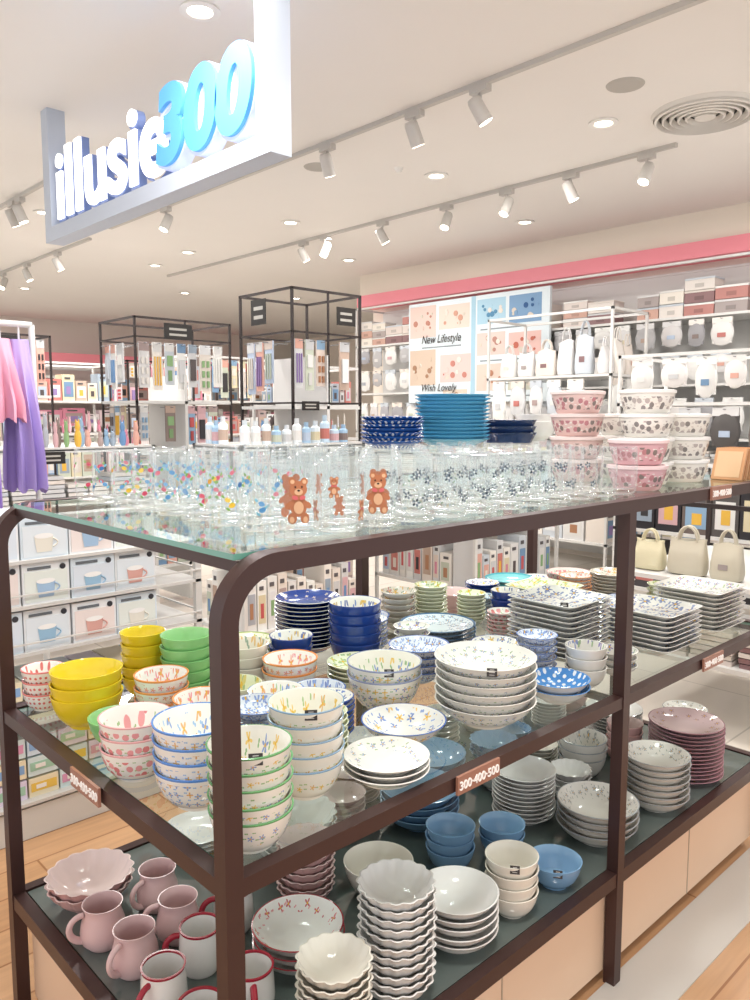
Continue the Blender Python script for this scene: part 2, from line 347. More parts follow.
def plateprof(R,H,t=.003):
    return [(0,.002),(.58*R,.002),(.6*R,0),(.64*R,0),(.66*R,.15*H),(.8*R,.45*H),(.98*R,.93*H),(R,H),(R-.002,H+.0008),(.8*R,.55*H+.001),(.62*R,.2*H+.002),(.3*R,.15*H+.002),(0,.15*H+.002)],7
def sq(n):
    return lambda th,k: 1/((abs(math.cos(th))**n+abs(math.sin(th))**n)**(1/n))
def scal(n,a):
    return lambda th,k: 1+a*(k**3)*(abs(math.cos(n*th/2))-.6)
NM=dict(bowl='ceramic_bowl_stack',wide='shallow_bowl_stack',plate='plate_stack',sq='square_plate_stack',scal='scalloped_bowl_stack')
def stack(x,y,r,h,kind,mat,z,tag=False,rot=0,n=None):
    mb=MB()
    if kind=='bowl': H=r*.95; dz=.0235; seg=44
    elif kind=='wide': H=r*.48; dz=.017; seg=48
    elif kind=='scal': H=r*.62; dz=.0165; seg=72
    else: H=.02; dz=.0105; seg=48
    if kind=='sq': seg=64; dz=.0125; H=.022
    if n is None: n=max(1,int(round((h-H)/dz))+1)
    prof,ni={'bowl':bowlprof,'scal':wideprof,'wide':wideprof}.get(kind,plateprof)(r,H)
    shp={'sq':sq(9),'scal':scal(16,.09)}.get(kind)
    for i in range(n):
        jx,jy=rnd.uniform(-.0015,.0015),rnd.uniform(-.0015,.0015)
        mb.lathe(prof,ni,(jx,jy,i*dz),r,H,mat=0,segs=seg,shape=shp,uo=rnd.uniform(0,3),rot=0 if shp else rnd.uniform(0,6))
    top=H+(n-1)*dz
    mats=[MT[mat]]
    if tag:
        mats.append(VC); k=len(mats)-1
        d=Vector((-x,-y,0)).normalized(); s=Vector((-d.y,d.x,0)); up=(Vector((0,0,1))-d*.25).normalized(); nn=s.cross(up)
        off=d*(r-.004)+s*r*.12; cz=top-.003
        c0=Vector((off.x,off.y,cz))
        mb.obox(c0.x,c0.y,c0.z,s*.0095,nn*.0006,up*.0078,mat=k,c=hx('3a3432'))
        for q,(w,hh,dzz) in enumerate(((.0055,.0016,.001),(.004,.0006,.0048),(.0048,.0005,-.0045))):
            for sg in (-1,1):
                c1=c0+up*dzz+nn*.0008*sg; mb.obox(c1.x,c1.y,c1.z,s*w,nn*.0003,up*hh,mat=k,c=hx('c8c4be'))
    return mb.obj(NM[kind],mats,loc=(x,y,z+.0005),rot=rot)
MID=[ # x y r h kind mat tag
 (.61,1.467,.068,.113,'bowl','yellow',0),(.770,1.545,.048,.143,'bowl','yellow',0),(.58,1.61,.042,.090,'bowl','reddot',0),
 (.817,1.444,.054,.138,'bowl','green',0),(.615,1.336,.056,.06,'bowl','green',0),(.575,1.195,.060,.115,'bowl','redflower',0),
 (.605,1.045,.068,.142,'bowl','bluerim',0),(1.002,1.33,.060,.085,'bowl','orange',0),(.745,1.26,.056,.084,'bowl','orange',0),
 (1.04,1.56,.075,.06,'plate','beige',0),(.835,1.15,.052,.085,'bowl','bluepat',0),(.765,.945,.061,.155,'bowl','yflower',1),
 (.595,.868,.060,.140,'bowl','gflower',1),(.885,.862,.072,.045,'plate','bluevine',0),(.99,.97,.080,.045,'wide','blueflower',0),
 (1.09,1.14,.078,.104,'bowl','mixf',1),(1.18,.945,.1,.134,'wide','bluevine',1),(.985,1.20,.055,.06,'bowl','denseblue',0),
 (1.242,1.386,.064,.145,'bowl','navy',0),(1.24,1.57,.085,.14,'plate','navyplate',0),(1.50,1.35,.10,.065,'plate','tealpat',0),
 (1.39,.91,.068,.052,'wide','bluedots',0),(2.10,1.57,.085,.062,'plate','teal',0),(1.808,1.57,.065,.065,'bowl','pinkb',0),
 (1.68,1.10,.10,.145,'sq','navyf',1),
 (2.18,.965,.10,.125,'sq','purplef',0),(1.90,.965,.10,.115,'sq','navyf',0),(1.95,1.33,.09,.1,'sq','limef',1),(1.27,1.2,.07,.08,'wide','denseblue',0),
 (2.25,1.28,.07,.10,'plate','multif',0),(1.42,1.54,.065,.07,'bowl','denseblue',0)]
BOT=[
 (1.258,1.09,.055,.105,'bowl','ltblue',0),(1.386,1.046,.053,.08,'bowl','ltblue',0),(1.228,.90,.054,.115,'bowl','cream',1),(1.375,.895,.058,.065,'bowl','ltblue',1),
 (1.078,1.134,.074,.06,'bowl','cream',0),(1.078,.915,.079,.105,'wide','white',0),(.9,.90,.067,.20,'scal','white',0),(.745,.88,.06,.15,'scal','cream',0),
 (.82,1.08,.085,.075,'wide','redrim',1),(1.603,.93,.095,.105,'wide','grayvine',0),(1.85,.91,.083,.14,'wide','grayvine',0),(2.08,.94,.1,.155,'plate','pinkplate',0),
 (1.563,1.113,.078,.13,'plate','white',0),(1.87,1.137,.066,.115,'bowl','grayvine',0),(.62,1.50,.085,.062,'scal','pinkb',0),(.90,1.56,.08,.04,'plate','white',0),
 (2.15,1.2,.085,.107,'plate','white',0),(2.25,1.45,.09,.07,'bowl','pinkb',0)]
def er(a): return a[2]*(1.26 if a[4]=='sq' else 1.02)
POSTS=[(X0+.0135,Y0+.0135),(XM,Y0+.0135),(X0+.0135,Y1-.0135),(XM,Y1-.0135),(X1-.0135,Y0+.0135),(X1-.0135,Y1-.0135)]
def relax(L):
    L=[list(i) for i in L if i[2]>0]; O=[(a[0],a[1]) for a in L]
    for it in range(600):
        if it<380:
            for a,o in zip(L,O): a[0]+=(o[0]-a[0])*.05; a[1]+=(o[1]-a[1])*.05
        for i in range(len(L)):
            for j in range(i):
                a,b=L[i],L[j]
                dx,dy=a[0]-b[0],a[1]-b[1]; d=math.hypot(dx,dy)+1e-6; need=er(a)+er(b)+.003
                if d<need:
                    k=(need-d)/2/d; a[0]+=dx*k;a[1]+=dy*k;b[0]-=dx*k;b[1]-=dy*k
        for a in L:
            for (px,py) in POSTS:
                dx,dy=a[0]-px,a[1]-py; d=math.hypot(dx,dy)+1e-6; need=er(a)+.021
                if d<need: a[0]+=dx*(need-d)/d; a[1]+=dy*(need-d)/d
            e=a[2]*{'sq':1.03,'plate':.78}.get(a[4],.66 if a[5]!='mug' else .95)
            a[0]=min(max(a[0],X0+.03+e),X1-.035-e); a[1]=min(max(a[1],Y0+.03+e),Y1-.03-e)
    return L
def fill(L,n,zr,kinds,mats,xr,rr):
    out=[]
    for k in range(n):
        r=rnd.uniform(*rr)
        x=rnd.uniform(xr+r+.04,X1-.04-r); y=rnd.uniform(Y0+.04+r,Y1-.04-r)
        if all(math.hypot(x-a[0],y-a[1])>1.02*r+er(a) for a in L+out):
            out.append([x,y,r,rnd.uniform(*zr),rnd.choice(kinds),rnd.choice(mats),0])
    return out
mid=relax(MID)
mid+=fill(mid,4000,(.04,.13),['bowl','wide','plate','plate'],['tealpat','navy','bluevine','denseblue','purplef','limef','multif','orange','blueflower','redflower'],.53,(.040,.085))
for a in mid: stack(a[0],a[1],a[2],a[3],a[4],a[5],ZM,tag=bool(a[6]))
MUGS=[(.585,1.385,'p'),(.595,1.265,'p'),(.70,1.29,'p'),(.715,1.41,'p'),(.585,1.14,'r'),(.585,1.02,'r'),(.685,1.19,'r'),(.70,1.04,'r'),(.79,1.245,'r')]
mugc=[[a[0],a[1],.050,0,'','mug',0,a[2]] for a in MUGS]
bot=relax(BOT+mugc)
mugs=[a for a in bot if a[5]=='mug']; bot=[a for a in bot if a[5]!='mug']
extra=fill(bot+mugs,2500,(.05,.14),['bowl','wide','plate','scal'],['white','cream','grayvine','white','ltblue','pinkb'],.85,(.05,.1))
for a in bot+extra: stack(a[0],a[1],a[2],a[3],a[4],a[5],ZB,tag=bool(a[6]))
mugpink=simple('mug_pink_glaze','e3c0bf',.25); mugwhite=simple('mug_white_glaze','f2eee9',.15); mugred=simple('mug_red_glaze','a8283a',.2)
def mug(x,y,k,rot):
    mb=MB(); R=.037; H=.082
    if k=='p': prof=[(0,.003),(.022,.003),(.024,0),(.030,0),(.040,.012),(.0425,.028),(.040,.045),(.0345,.062),(.034,.072),(.0375,H),(.0355,H),(.032,.072),(.0325,.062),(.037,.045),(.039,.028),(.034,.010),(0,.008)]; ni=9
    else: prof=[(0,.003),(.024,.003),(.026,0),(.032,0),(.037,.008),(.039,.03),(.0375,.06),(.036,H-.004),(.037,H),(.0345,H),(.034,.06),(.036,.03),(.03,.008),(0,.006)]; ni=8
    mb.lathe(prof,ni,(0,0,0),R,H,segs=40)
    if k=='r': mb.lathe([(.0366,H-.004),(.0378,H+.0006),(.0340,H+.0006),(.0338,H-.003)],4,(0,0,0),R,H,mat=1,segs=40)
    pts=[]
    for i in range(15):
        t=math.pi*(i/14)-math.pi/2
        pts.append((.036+.026*math.cos(t),0,.043+.025*math.sin(t)+.003*math.cos(t)))
    mb.tube(pts,.0052,mat=0 if k=='p' else 1,sq=1.35)
    mb.obj('coffee_mug',[mugpink] if k=='p' else [mugwhite,mugred],loc=(x,y,ZB+.0005),rot=rot)
for i,a in enumerate(mugs): mug(a[0],a[1],a[7],math.radians([170,200,150,190,200,230,150,240,160][i]))
# ---------------------------------------------------------------- drinking glasses
GL=clear('tumbler_glass','fdfefe',.035,.75,3.0,diff=.3)
def gr(z,H):
    t=z/H; return .0375+.0025*math.sin(math.pi*min(1,t*1.05))
def glass(kind):
    H=.106; mb=MB(); R=.040
    prof=[(0,.001),(.030,0.0),(.035,.003)]+[(gr(z*H,H),z*H) for z in (.08,.2,.35,.5,.65,.8,.92,1)]+[(gr(H,H)-.002,H+.0004),(gr(H,H)-.0022,H-.004)]
    ni=len(prof)
    mb.lathe(prof,ni,(0,0,0),R,H,segs=36)
    mb.lathe([(0,.011),(.025,.0105),(.033,.014)],0,(0,0,0),R,H,segs=36)
    S=1.0
    def disc(th,z,rx,rz,col,lay,ang=0,n=14):
        st=len(mb.v); col=hx(col); rx*=S; rz*=S
        def pt(a,b):
            zz=z+b; rr=gr(zz,H)+.0006+lay*.0003; t=th+a/rr; return (rr*math.cos(t),rr*math.sin(t),zz)
        mb.v.append(pt(0,0)); ca,sa=math.cos(ang),math.sin(ang)
        for i in range(n):
            t=2*math.pi*i/n; u,v=rx*math.cos(t),rz*math.sin(t); mb.v.append(pt(u*ca-v*sa,u*sa+v*ca))
        for i in range(n): mb.face([st,st+1+i,st+1+(i+1)%n],1,c=col)
    br='bc7650'; lt='e4b48c'
    def bear(th,z,s):
        nonlocal S
        S=s; q=S/.04
        for sx in(-1,1):
            disc(th+sx*.0085*q,z+.034*S,.0055,.0055,br,0); disc(th+sx*.0085*q,z+.034*S,.003,.003,lt,1)
            disc(th+sx*.012*q,z+.002,.008,.0045,br,0,ang=sx*-.6)
            disc(th+sx*.009*q,z-.017*S,.0065,.008,br,0); disc(th+sx*.0095*q,z-.019*S,.0035,.0045,lt,1)
            disc(th+sx*.0045*q,z+.027*S,.0012,.0014,'1c120e',3)
            disc(th+sx*.005*q,z+.012*S,.0045,.003,'d8686a',4,ang=sx*.3)
        disc(th,z+.024*S,.0125,.0115,br,1); disc(th,z+.0,.012,.015,br,0); disc(th,z-.002,.007,.009,lt,1)
        disc(th,z+.020*S,.006,.0045,lt,2); disc(th,z+.022*S,.002,.0014,'2a1812',3)
        S=1.0
    if kind=='bear':
        bear(0,.048,1.02); bear(math.pi,.048,1.02)
    elif kind=='bears':
        for k in range(6):
            bear(k*math.pi/3+.15*(k%2),.030 if k%2 else .066,.5)
    elif kind=='flower':
        for k in range(5):
            th=k*2*math.pi/5
            for z in (.034,.070):
                o=(.5 if z>.05 else 0)+th
                for a in range(5):
                    t=a*math.pi*.4; disc(o+.0045*math.cos(t)/.04,z+.0045*math.sin(t),.0028,.0019,'3e4a58' if a%2 else '6c7a88',0,ang=t,n=8)
                disc(o,z,.0016,.0016,'d6d8da',1,n=8)
                disc(o+.009/.04,z-.007,.0030,.0011,'8aa08a',0,ang=.8,n=8)
    elif kind!='clear':
        cols={'fish':['5b9bd0','7cc0d8','3f7ab8'],'berry':['d8506a','7fae5c','e88aa0'],'lemon':['f0c840','86b45c','e8a838']}[kind]
        for k in range(4):
            th=k*2*math.pi/4
            for j,z in enumerate((.035,.072)):
                o=th+j*.6; disc(o,z,.0055,.004,cols[k%2*2],0,ang=.4); disc(o+.008/.04,z+.006,.0035,.0022,cols[1],1,ang=.8); disc(o-.006/.04,z-.006,.004,.002,cols[1],1,ang=2.4)
    return mb.mesh('tumbler_'+kind,[GL,VC])
GM={k:glass(k) for k in('bear','bears','flower','fish','berry','lemon','clear')}
for i in range(12):
    for j in range(9):
        x=.700+i*.0835; y=.912+j*.0855
        if y+.043>Y1-.03: continue
        if x+.043>1.40 and y+.043>1.40: continue
        if i==0: k=['bear','fish','lemon','berry','fish','berry','lemon','fish','berry'][j]
        elif i<3: k=('bears' if i==1 else 'bear') if j<1 else rnd.choice(['fish','berry','clear','clear'])
        elif i<10: k='flower' if j<2 else 'clear'
        else: k='clear'
        o=bpy.data.objects.new('drinking_glass',GM[k]); COL.objects.link(o)
        base=math.atan2(-y,-x)
        o.location=(x+rnd.uniform(-.0015,.0015),y+rnd.uniform(-.0015,.0015),ZT-.0005); o.rotation_euler=(0,0,base+rnd.uniform(-.15,.15)+(0.1 if k=='bear' else rnd.uniform(-.5,.5)))
# riser with plates
zr=ZT+.088
mb=MB(); mb.box(1.41,2.33,1.40,Y1-.03,zr-.008,zr)
for x in(1.415,1.85,2.315):
    for y in (1.405,1.625): mb.box(x,x+.01,y,y+.01,ZT,zr-.008)
mb.obj('acrylic_riser',[clear('acrylic','fafcfc',.06,.5,3)],smooth=False)
stack(1.755,1.53,.112,.15,'plate','brightblue',zr,n=13)
stack(1.50,1.52,.088,.09,'plate','navydot',zr,n=7)
mb=MB()
for i in range(3):
    z=i*.02
    mb.lathe([(0,0),(.075,0),(.09,.03),(.092,.032),(.088,.031),(.073,.003),(0,.003)],3,(0,0,z),.09,.03,segs=36)
    mb.tube([(-.085,-.02,z+.028),(-.13,-.03,z+.042),(-.19,-.045,z+.05)],[.008,.009,.011],sq=.6)
mb.obj('frying_pan_stack',[simple('navy_enamel','243a66',.25)],loc=(2.02,1.53,zr+.001),rot=-.9)
stack(2.2,1.55,.07,.10,'bowl','white',zr)
# lidded printed bowls
def tub_stack(x,y,r,n,c,lid,z,pal):
    m=pat('printed_tub_%d'%int(rnd.random()*1e6),base=c,outb=c,c1=pal[0],c3=pal[1],c2=pal[2],s=54,size=.36,petals=0,outr=(.2,.8),inn=(2,3),rand=.8)
    mb=MB(); H=.052; dz=.060
    for i in range(n):
        mb.lathe([(0,0),(.72*r,0),(.78*r,.004),(.93*r,.7*H),(.96*r,H)],9,(0,0,i*dz),r,H,segs=40,uo=rnd.uniform(0,2))
        mb.lathe([(.96*r,H-.002),(r,H-.001),(r,H+.006),(.9*r,H+.0075),(.88*r,H+.0055),(0,H+.0055)],9,(0,0,i*dz),r,H,mat=1,segs=40)
    mb.obj('lidded_bowl_stack',[m,simple('tub_lid_%d'%int(rnd.random()*1e6),lid,.3)],loc=(x,y,z))
pk=('6a5450','b8606e','f0e8e4'); gy=('625c5c','a89c98','c8bfb8')
tub_stack(1.735,.93,.070,2,'e0b0b6','f0d4d4',ZT,pk); tub_stack(1.885,.99,.070,4,'ece8e0','f2f0ec',ZT,gy); tub_stack(2.04,.965,.068,3,'ece8e0','f2f0ec',ZT,gy)
tub_stack(1.85,1.17,.072,4,'e4c4be','f0dcd8',ZT,pk); tub_stack(2.03,1.14,.070,3,'ece8e0','f2f0ec',ZT,gy); tub_stack(2.2,1.1,.07,3,'ece8e0','f2f0ec',ZT,gy)
mb=MB()
for i in range(7):
    a=.35; x=i*.014
    up=Vector((math.sin(a),0,math.cos(a))); nn=Vector((math.cos(a),0,-math.sin(a)))
    c0=Vector((x,0,0))+up*.045
    mb.obox(c0.x,c0.y,c0.z,nn*.004,Vector((0,.042,0)),up*.045,c=hx('b88254' if i%2 else 'd09c70'))
    mb.obox(c0.x-.005,c0.y,c0.z,nn*.0005,Vector((0,.034,0)),up*.037,c=hx('dcb890'))
mb.obj('wooden_coaster_row',[VC],loc=(2.17,.90,ZT),smooth=False)
# ---------------------------------------------------------------- background goods
PAL=dict(
 white=['ecebe6','e2e0dc','dad8d6','e8e2da','d0d0d0','e0d6cc','c6ccd2'],
 mix=['e4e2de','e0d0c4','bccade','d4acb0','e8e6e2','c0a898','9caab8','8a7a74','c6ccba','dcd0ae','e8e8e8','d0d0d0','b09c98','b0b4bc','90b0cc','e0ac9c','c87c74','7898b8'],
 blue=['c9dff0','e2ecf2','a9c9e4','d0e2ee','eaeef0'],
 grey=['9c9a9c','b0aeae','c4c2c2','a4a2a6','d8d6d4','dedcd8','ccc8c6','e0dcd8'],
 dark=['3a3638','54504e','2c2a2e','6a5f5a','484448'],
 warm=['c8a090','b88078','e0d8d0','a89c98','e6ded2','8c6c6c','d8ccc4'],
 pink=['ecc0c8','f0dade','e4a0b0','f0e4e6','d08498','ece8e6'],
 cloth=['d8cfae','cfc8c0','c4c4c8','d4ccc8','c8c0ac'],
 acc=['e8b84c','c85c5c','6c94c0','8cb07c','d88ca0','3c3a3c','e8e0d4','b08060','9c84b8','5a5050'])
def pick(p): return hx(rnd.choice(PAL[p]))
def shade(c,k): return tuple(min(1,v*k) for v in c[:3])+(1,)
def patch(mb,face,px,py,z0,z1,a0,a1,d0,d1,c):
    if face=='y': mb.box(a0,a1,py-d1,py-d0,z0,z1,c=c)
    else: mb.box(px-d1,px-d0,a0,a1,z0,z1,c=c)
def item(mb,x0,x1,y0,y1,z,h,kind,pal,face):
    c=pick(pal); w=(x1-x0); d=(y1-y0)
    a0,a1=(x0,x1) if face=='y' else (y0,y1); W=a1-a0
    if kind=='box':
        mb.box(x0,x1,y0,y1,z,z+h,c=c)
        patch(mb,face,x0,y0,z+h*.15,z+h*.72,a0+W*.12,a1-W*.12,0,.002,shade(pick('mix'),.9))
        patch(mb,face,x0,y0,z+h*.25,z+h*.55,a0+W*.3,a1-W*.35,.002,.003,shade(pick('acc'),.9))
        patch(mb,face,x0,y0,z+h*.82,z+h*.9,a0+W*.2,a1-W*.35,0,.003,hx('5a5658'))
    elif kind=='clearbox':
        nn=max(1,int(h/.07))
        for i in range(nn):
            hh=h/nn; c=pick(pal); mb.box(x0,x1,y0,y1,z+i*hh,z+i*hh+hh*.8,c=c); mb.box(x0-.004,x1,y0-.004,y1,z+i*hh+hh*.8,z+i*hh+hh*.95,c=shade(pick('white'),.95))
            patch(mb,face,x0,y0,z+i*hh+hh*.2,z+i*hh+hh*.5,a0+W*.35,a0+W*.65,0,.003,shade(c,.7))
    elif kind=='bottle':
        r=min(w,d)/2*.9; cx,cy=(x0+x1)/2,(y0+y1)/2
        mb.cyl((cx,cy,z),(cx,cy,z+h*.72),r,r,c=c); mb.cyl((cx,cy,z+h*.72),(cx,cy,z+h*.8),r,r*.5,c=c); mb.cyl((cx,cy,z+h*.8),(cx,cy,z+h),r*.5,r*.5,c=shade(c,.8))
        mb.cyl((cx,cy,z+h*.2),(cx,cy,z+h*.55),r*1.02,r*1.02,c=shade(pick('mix'),.95),caps=False)
    elif kind=='fold':
        n=max(1,int(h/.022))
        for i in range(n):
            e=rnd.uniform(0,.008); mb.box(x0+e,x1-e,y0+e,y1-e,z+i*.022,z+i*.022+.018,c=pick(pal) if i%2==0 else shade(c,.95))
    elif kind=='tote':
        mb.tote((x0+x1)/2,(y0+y1)/2,z,W*.92,min(.08,(d if face=='y' else w)*.7),h*.68,face,c,ph=rnd.uniform(0,6))
        if rnd.random()<.4: patch(mb,face,(x0+x1)/2-min(.08,w*.7)*.55,(y0+y1)/2-min(.08,d*.7)*.55,z+h*.22,z+h*.32,a0+W*.36,a1-W*.36,0,.002,shade(pick('warm'),.9))
    elif kind=='toys':
        for q in range(3):
            cx=x0+w*(.2+.3*q); hh=h*rnd.uniform(.5,1); r=w*.15; c=pick(pal) if rnd.random()<.6 else pick('acc')
            cy=y0+rnd.uniform(.03,.1)
            mb.sph((cx,cy,z+hh*.35),r,r,hh*.36,c=c,segs=10,rings=6); mb.sph((cx,cy,z+hh*.78),r*.72,r*.72,hh*.22,c=c,segs=10,rings=6)
            for sg in(-1,1): mb.sph((cx+sg*r*.4,cy,z+hh*.98),r*.25,r*.2,hh*.1,c=shade(c,.9),segs=6,rings=4)
def hang(mb,x,y,z,w,h,face,pal):
    c=pick(pal); a=x if face=='y' else y
    patch(mb,face,x,y,z-h,z,a-w/2,a+w/2,0,.010,c)
    patch(mb,face,x,y,z-h*.2,z,a-w/2,a+w/2,.010,.012,shade(pick('mix'),.9))
    m=rnd.randint(0,3); ac=shade(pick('acc' if rnd.random()<.55 else pal),.95)
    if m==0: patch(mb,face,x,y,z-h*.85,z-h*.35,a-w*.32,a+w*.32,.010,.02,ac)
    elif m==1:
        for k in(-1,1):
            for r in (.4,.62,.84): patch(mb,face,x,y,z-h*r-h*.08,z-h*r+h*.06,a+k*w*.22-w*.1,a+k*w*.22+w*.1,.010,.02,ac)
    elif m==2:
        for k in (-.3,0,.3): patch(mb,face,x,y,z-h*.9,z-h*.3,a+k*w-w*.05,a+k*w+w*.05,.010,.018,ac)
    else:
        patch(mb,face,x,y,z-h*.55,z-h*.3,a-w*.3,a+w*.3,.010,.016,ac); patch(mb,face,x,y,z-h*.9,z-h*.65,a-w*.2,a+w*.2,.010,.016,shade(ac,.8))
    if face=='y': mb.cyl((x,y-.05,z-.01),(x,y+.12,z-.01),.0025,segs=6,c=hx('8a8a8c'))
    else: mb.cyl((x-.05,y,z-.01),(x+.12,y,z-.01),.0025,segs=6,c=hx('8a8a8c'))
def softbag(mb,x,y,z,w,h,face,pal):
    c=pick(pal)
    if face=='y': mb.sph((x,y-.01,z-h*.55),w*.5,.022,h*.46,c=c,segs=12,rings=8)
    else: mb.sph((x-.01,y,z-h*.55),.022,w*.5,h*.46,c=c,segs=12,rings=8)
    a=x if face=='y' else y
    patch(mb,face,x,y,z-h*.92,z-h*.18,a-w*.42,a+w*.42,0,.014,shade(c,.92)); patch(mb,face,x,y,z-h*.2,z,a-w*.42,a+w*.42,.004,.02,shade(pick('white'),1))
    patch(mb,face,x,y,z-h*.7,z-h*.55,a-w*.2,a+w*.15,.02,.034,shade(pick('mix'),.85))
    if face=='y': mb.cyl((x,y-.05,z-.01),(x,y+.12,z-.01),.0025,segs=6,c=hx('8a8a8c'))
    else: mb.cyl((x-.05,y,z-.01),(x+.12,y,z-.01),.0025,segs=6,c=hx('8a8a8c'))
fr_black=simple('black_steel','38302f',.4,metal=.3); fr_white=simple('white_steel','d8d6d2',.4)
def rack(name,x0,x1,y0,y1,levels,ztop,fm,shelfm,spec,faces='yx',back=None,wid=(.07,.14),label=None,grid=None,t=.018):
    root=bpy.data.objects.new(name,None); COL.objects.link(root)
    mb=MB()
    for x in (x0,x1-t):
        for y in (y0,y1-t): mb.box(x,x+t,y,y+t,0,ztop)
    for y in (y0,y1-t): mb.box(x0,x1,y,y+t,ztop-t,ztop)
    for x in (x0,x1-t): mb.box(x,x+t,y0,y1,ztop-t,ztop)
    if grid:
        for z in grid:
            for y in (y0,y1-t): mb.box(x0,x1,y,y+.01,z-.01,z)
            for x in (x0,x1-t): mb.box(x,x+.01,y0,y1,z-.01,z)
        xm=(x0+x1)/2; mb.box(xm,xm+.010,y0,y0+.010,grid[0],ztop)
    mb.obj('frame',[fm],smooth=False,parent=root)
    mb=MB()
    for z in levels: mb.box(x0,x1,y0,y1,z-.018,z)
    if back=='x': mb.box(x1-.02,x1-.01,y0,y1,.05,ztop-.02)
    elif back=='mid': mb.box((x0+x1)/2-.01,(x0+x1)/2+.01,y0,y1,.05,ztop-.35)
    mb.obj('shelves',[shelfm],smooth=False,parent=root)
    g=MB(); lv=list(levels)+[ztop]
    for i,z in enumerate(levels):
        kind,pal,fh=spec[i%len(spec)]
        gap=(lv[i+1]-z-.03) if i+1<len(lv) and lv[i+1]-z>.06 else .2
        for face in faces:
            if face=='y': a,b=x0+.03,x1-.03
            else: a,b=y0+(.2 if 'y' in faces else .03),y1-.03
            p=a
            while p<b-.05:
                w=rnd.uniform(*wid); w=min(w,b-p)
                if kind in('hang','soft'):
                    gp=gap*fh; ww=min(w,.2 if kind=='soft' else .16); nrow=max(1,int(gp/.2)); hh=gp/nrow; fn=hang if kind=='hang' else softbag
                    if rnd.random()<.08: p+=ww; continue
                    for k in range(nrow):
                        zt=z+gp-k*hh
                        if face=='y': fn(g,p+ww/2,y0+.03,zt,ww*.85,hh*rnd.uniform(.65,.95),'y',pal)
                        else: fn(g,x0+.03,p+ww/2,zt,ww*.85,hh*rnd.uniform(.65,.95),'x',pal)
                    p+=ww+.012
                else:
                    h=gap*fh*rnd.uniform(.6,1.0); dep=min(.16,(y1-y0 if face=='y' else x1-x0)*.6)
                    if kind=='bottle': w=min(w,.075); dep=w
                    if kind=='clearbox' and rnd.random()<.3: p+=w*.8; continue
                    if face=='y': item(g,p,p+w-.008,y0+.025,y0+.025+dep,z,h,kind,pal,'y')
                    else: item(g,x0+.025,x0+.025+dep,p,p+w-.008,z,h,kind,pal,'x')
                    p+=w
    if label:
        for (face,a,z,w,h) in label:
            patch(g,face,x0,y0,z-h/2,z+h/2,a-w/2,a+w/2,.002,.006,hx('26221f'))
            for q in (-.2,.15): patch(g,face,x0,y0,z+h*q-h*.07,z+h*q+h*.07,a-w*.32,a+w*.3,.006,.007,hx('b8b4ac'))
    g.obj('shelf_goods',[VC],smooth=True,parent=root,ang=.5)
    return root
def mugboxes():
    root=bpy.data.objects.new('mug_box_display',None); COL.objects.link(root)
    mb=MB(); x0,x1,y0,y1=.2,1.38,2.33,2.8
    LV=(.575,.715,.85)
    for z in (.12,.36)+LV: mb.box(x0,x1,y0,y1,z-.010,z)
    for x in (x0,x1-.02):
        for y in (y0,y1-.02): mb.box(x,x+.02,y,y+.02,0,.98)
    for z in (.40,.60,.745): mb.box(x0,x1,y0-.004,y0+.001,z,z+.005); mb.box(x1-.002,x1+.004,y0,y1,z,z+.005)
    mb.box(x0,x1,y0+.01,y1,0.004,.1)
    mb.obj('rack',[fr_white],smooth=False,parent=root)
    g=MB()
    for li,z in enumerate(LV):
        for i in range(8):
            xa=x0+.025+i*.143; w=.138
            if xa+w>x1-.02: break
            h=.122; ya=y0+.01+rnd.uniform(0,.008)
            g.box(xa,xa+w,ya,ya+.3,z,z+h,c=hx('f0f2f4' if (i+li)%3 else 'dfeaf2'))
            g.box(xa+.006,xa+w-.006,ya-.002,ya,z+.006,z+h-.025,c=hx(['e6eef4','f2e6e2','eaf0ea','dfe8f2'][(i+li*2)%4]))
            cx,cz=xa+w*.48,z+.048; mc=hx(['9cc0da','dca89e','ece8dc','a8c4e0'][(i+li*3)%4])
            prof=[(-.022,-.03),(.022,-.03),(.028,.018),(-.028,.018)]
            b=len(g.v); g.v+=[(cx+a,ya-.0035,cz+q) for a,q in prof]; g.face([b,b+1,b+2,b+3],c=mc)
            b=len(g.v); n=16; g.v+=[(cx+.028*math.cos(2*math.pi*k/n),ya-.004,cz+.018+.008*math.sin(2*math.pi*k/n)) for k in range(n)]; g.face(list(range(b,b+n)),c=hx('fbfaf8'))
            g.tube([(cx+.026+.014*math.sin(math.pi*k/6),ya-.004,cz+.010-.026*k/6) for k in range(7)],.0025,segs=5,c=mc)
            g.box(xa+.015,xa+w*.6,ya-.003,ya,z+h-.02,z+h-.012,c=hx('6a7076'))
            g.cyl((xa+w-.02,ya-.001,z+h-.018),(xa+w-.02,ya-.003,z+h-.018),.009,segs=12,c=hx('3a3a40'))
    g.obj('mug_boxes',[VC],smooth=False,parent=root)
    g=MB()
    for z in (.12,.36):
        for i in range(12):
            xa=x0+.03+i*.094; n=3 if z<.3 else 2
            for k in range(n):
                c=hx(['d8e8f4','e8dcf0','f4e8c8','dcecec'][(i+k)%4]); g.box(xa,xa+.088,y0+.03,y0+.2,z+k*.065,z+k*.065+.058,c=c)
                g.box(xa+.006,xa+.082,y0+.028,y0+.03,z+k*.065+.016,z+k*.065+.042,c=hx(['8fb4e0','e0a0c0','f0c860','a8d0b8'][(i*3+k)%4]))
                g.box(xa+.02,xa+.05,y0+.026,y0+.028,z+k*.065+.024,z+k*.065+.036,c=hx('f8f4ee'))
    g.obj('plastic_containers',[VCG],smooth=False,parent=root)
mugboxes()
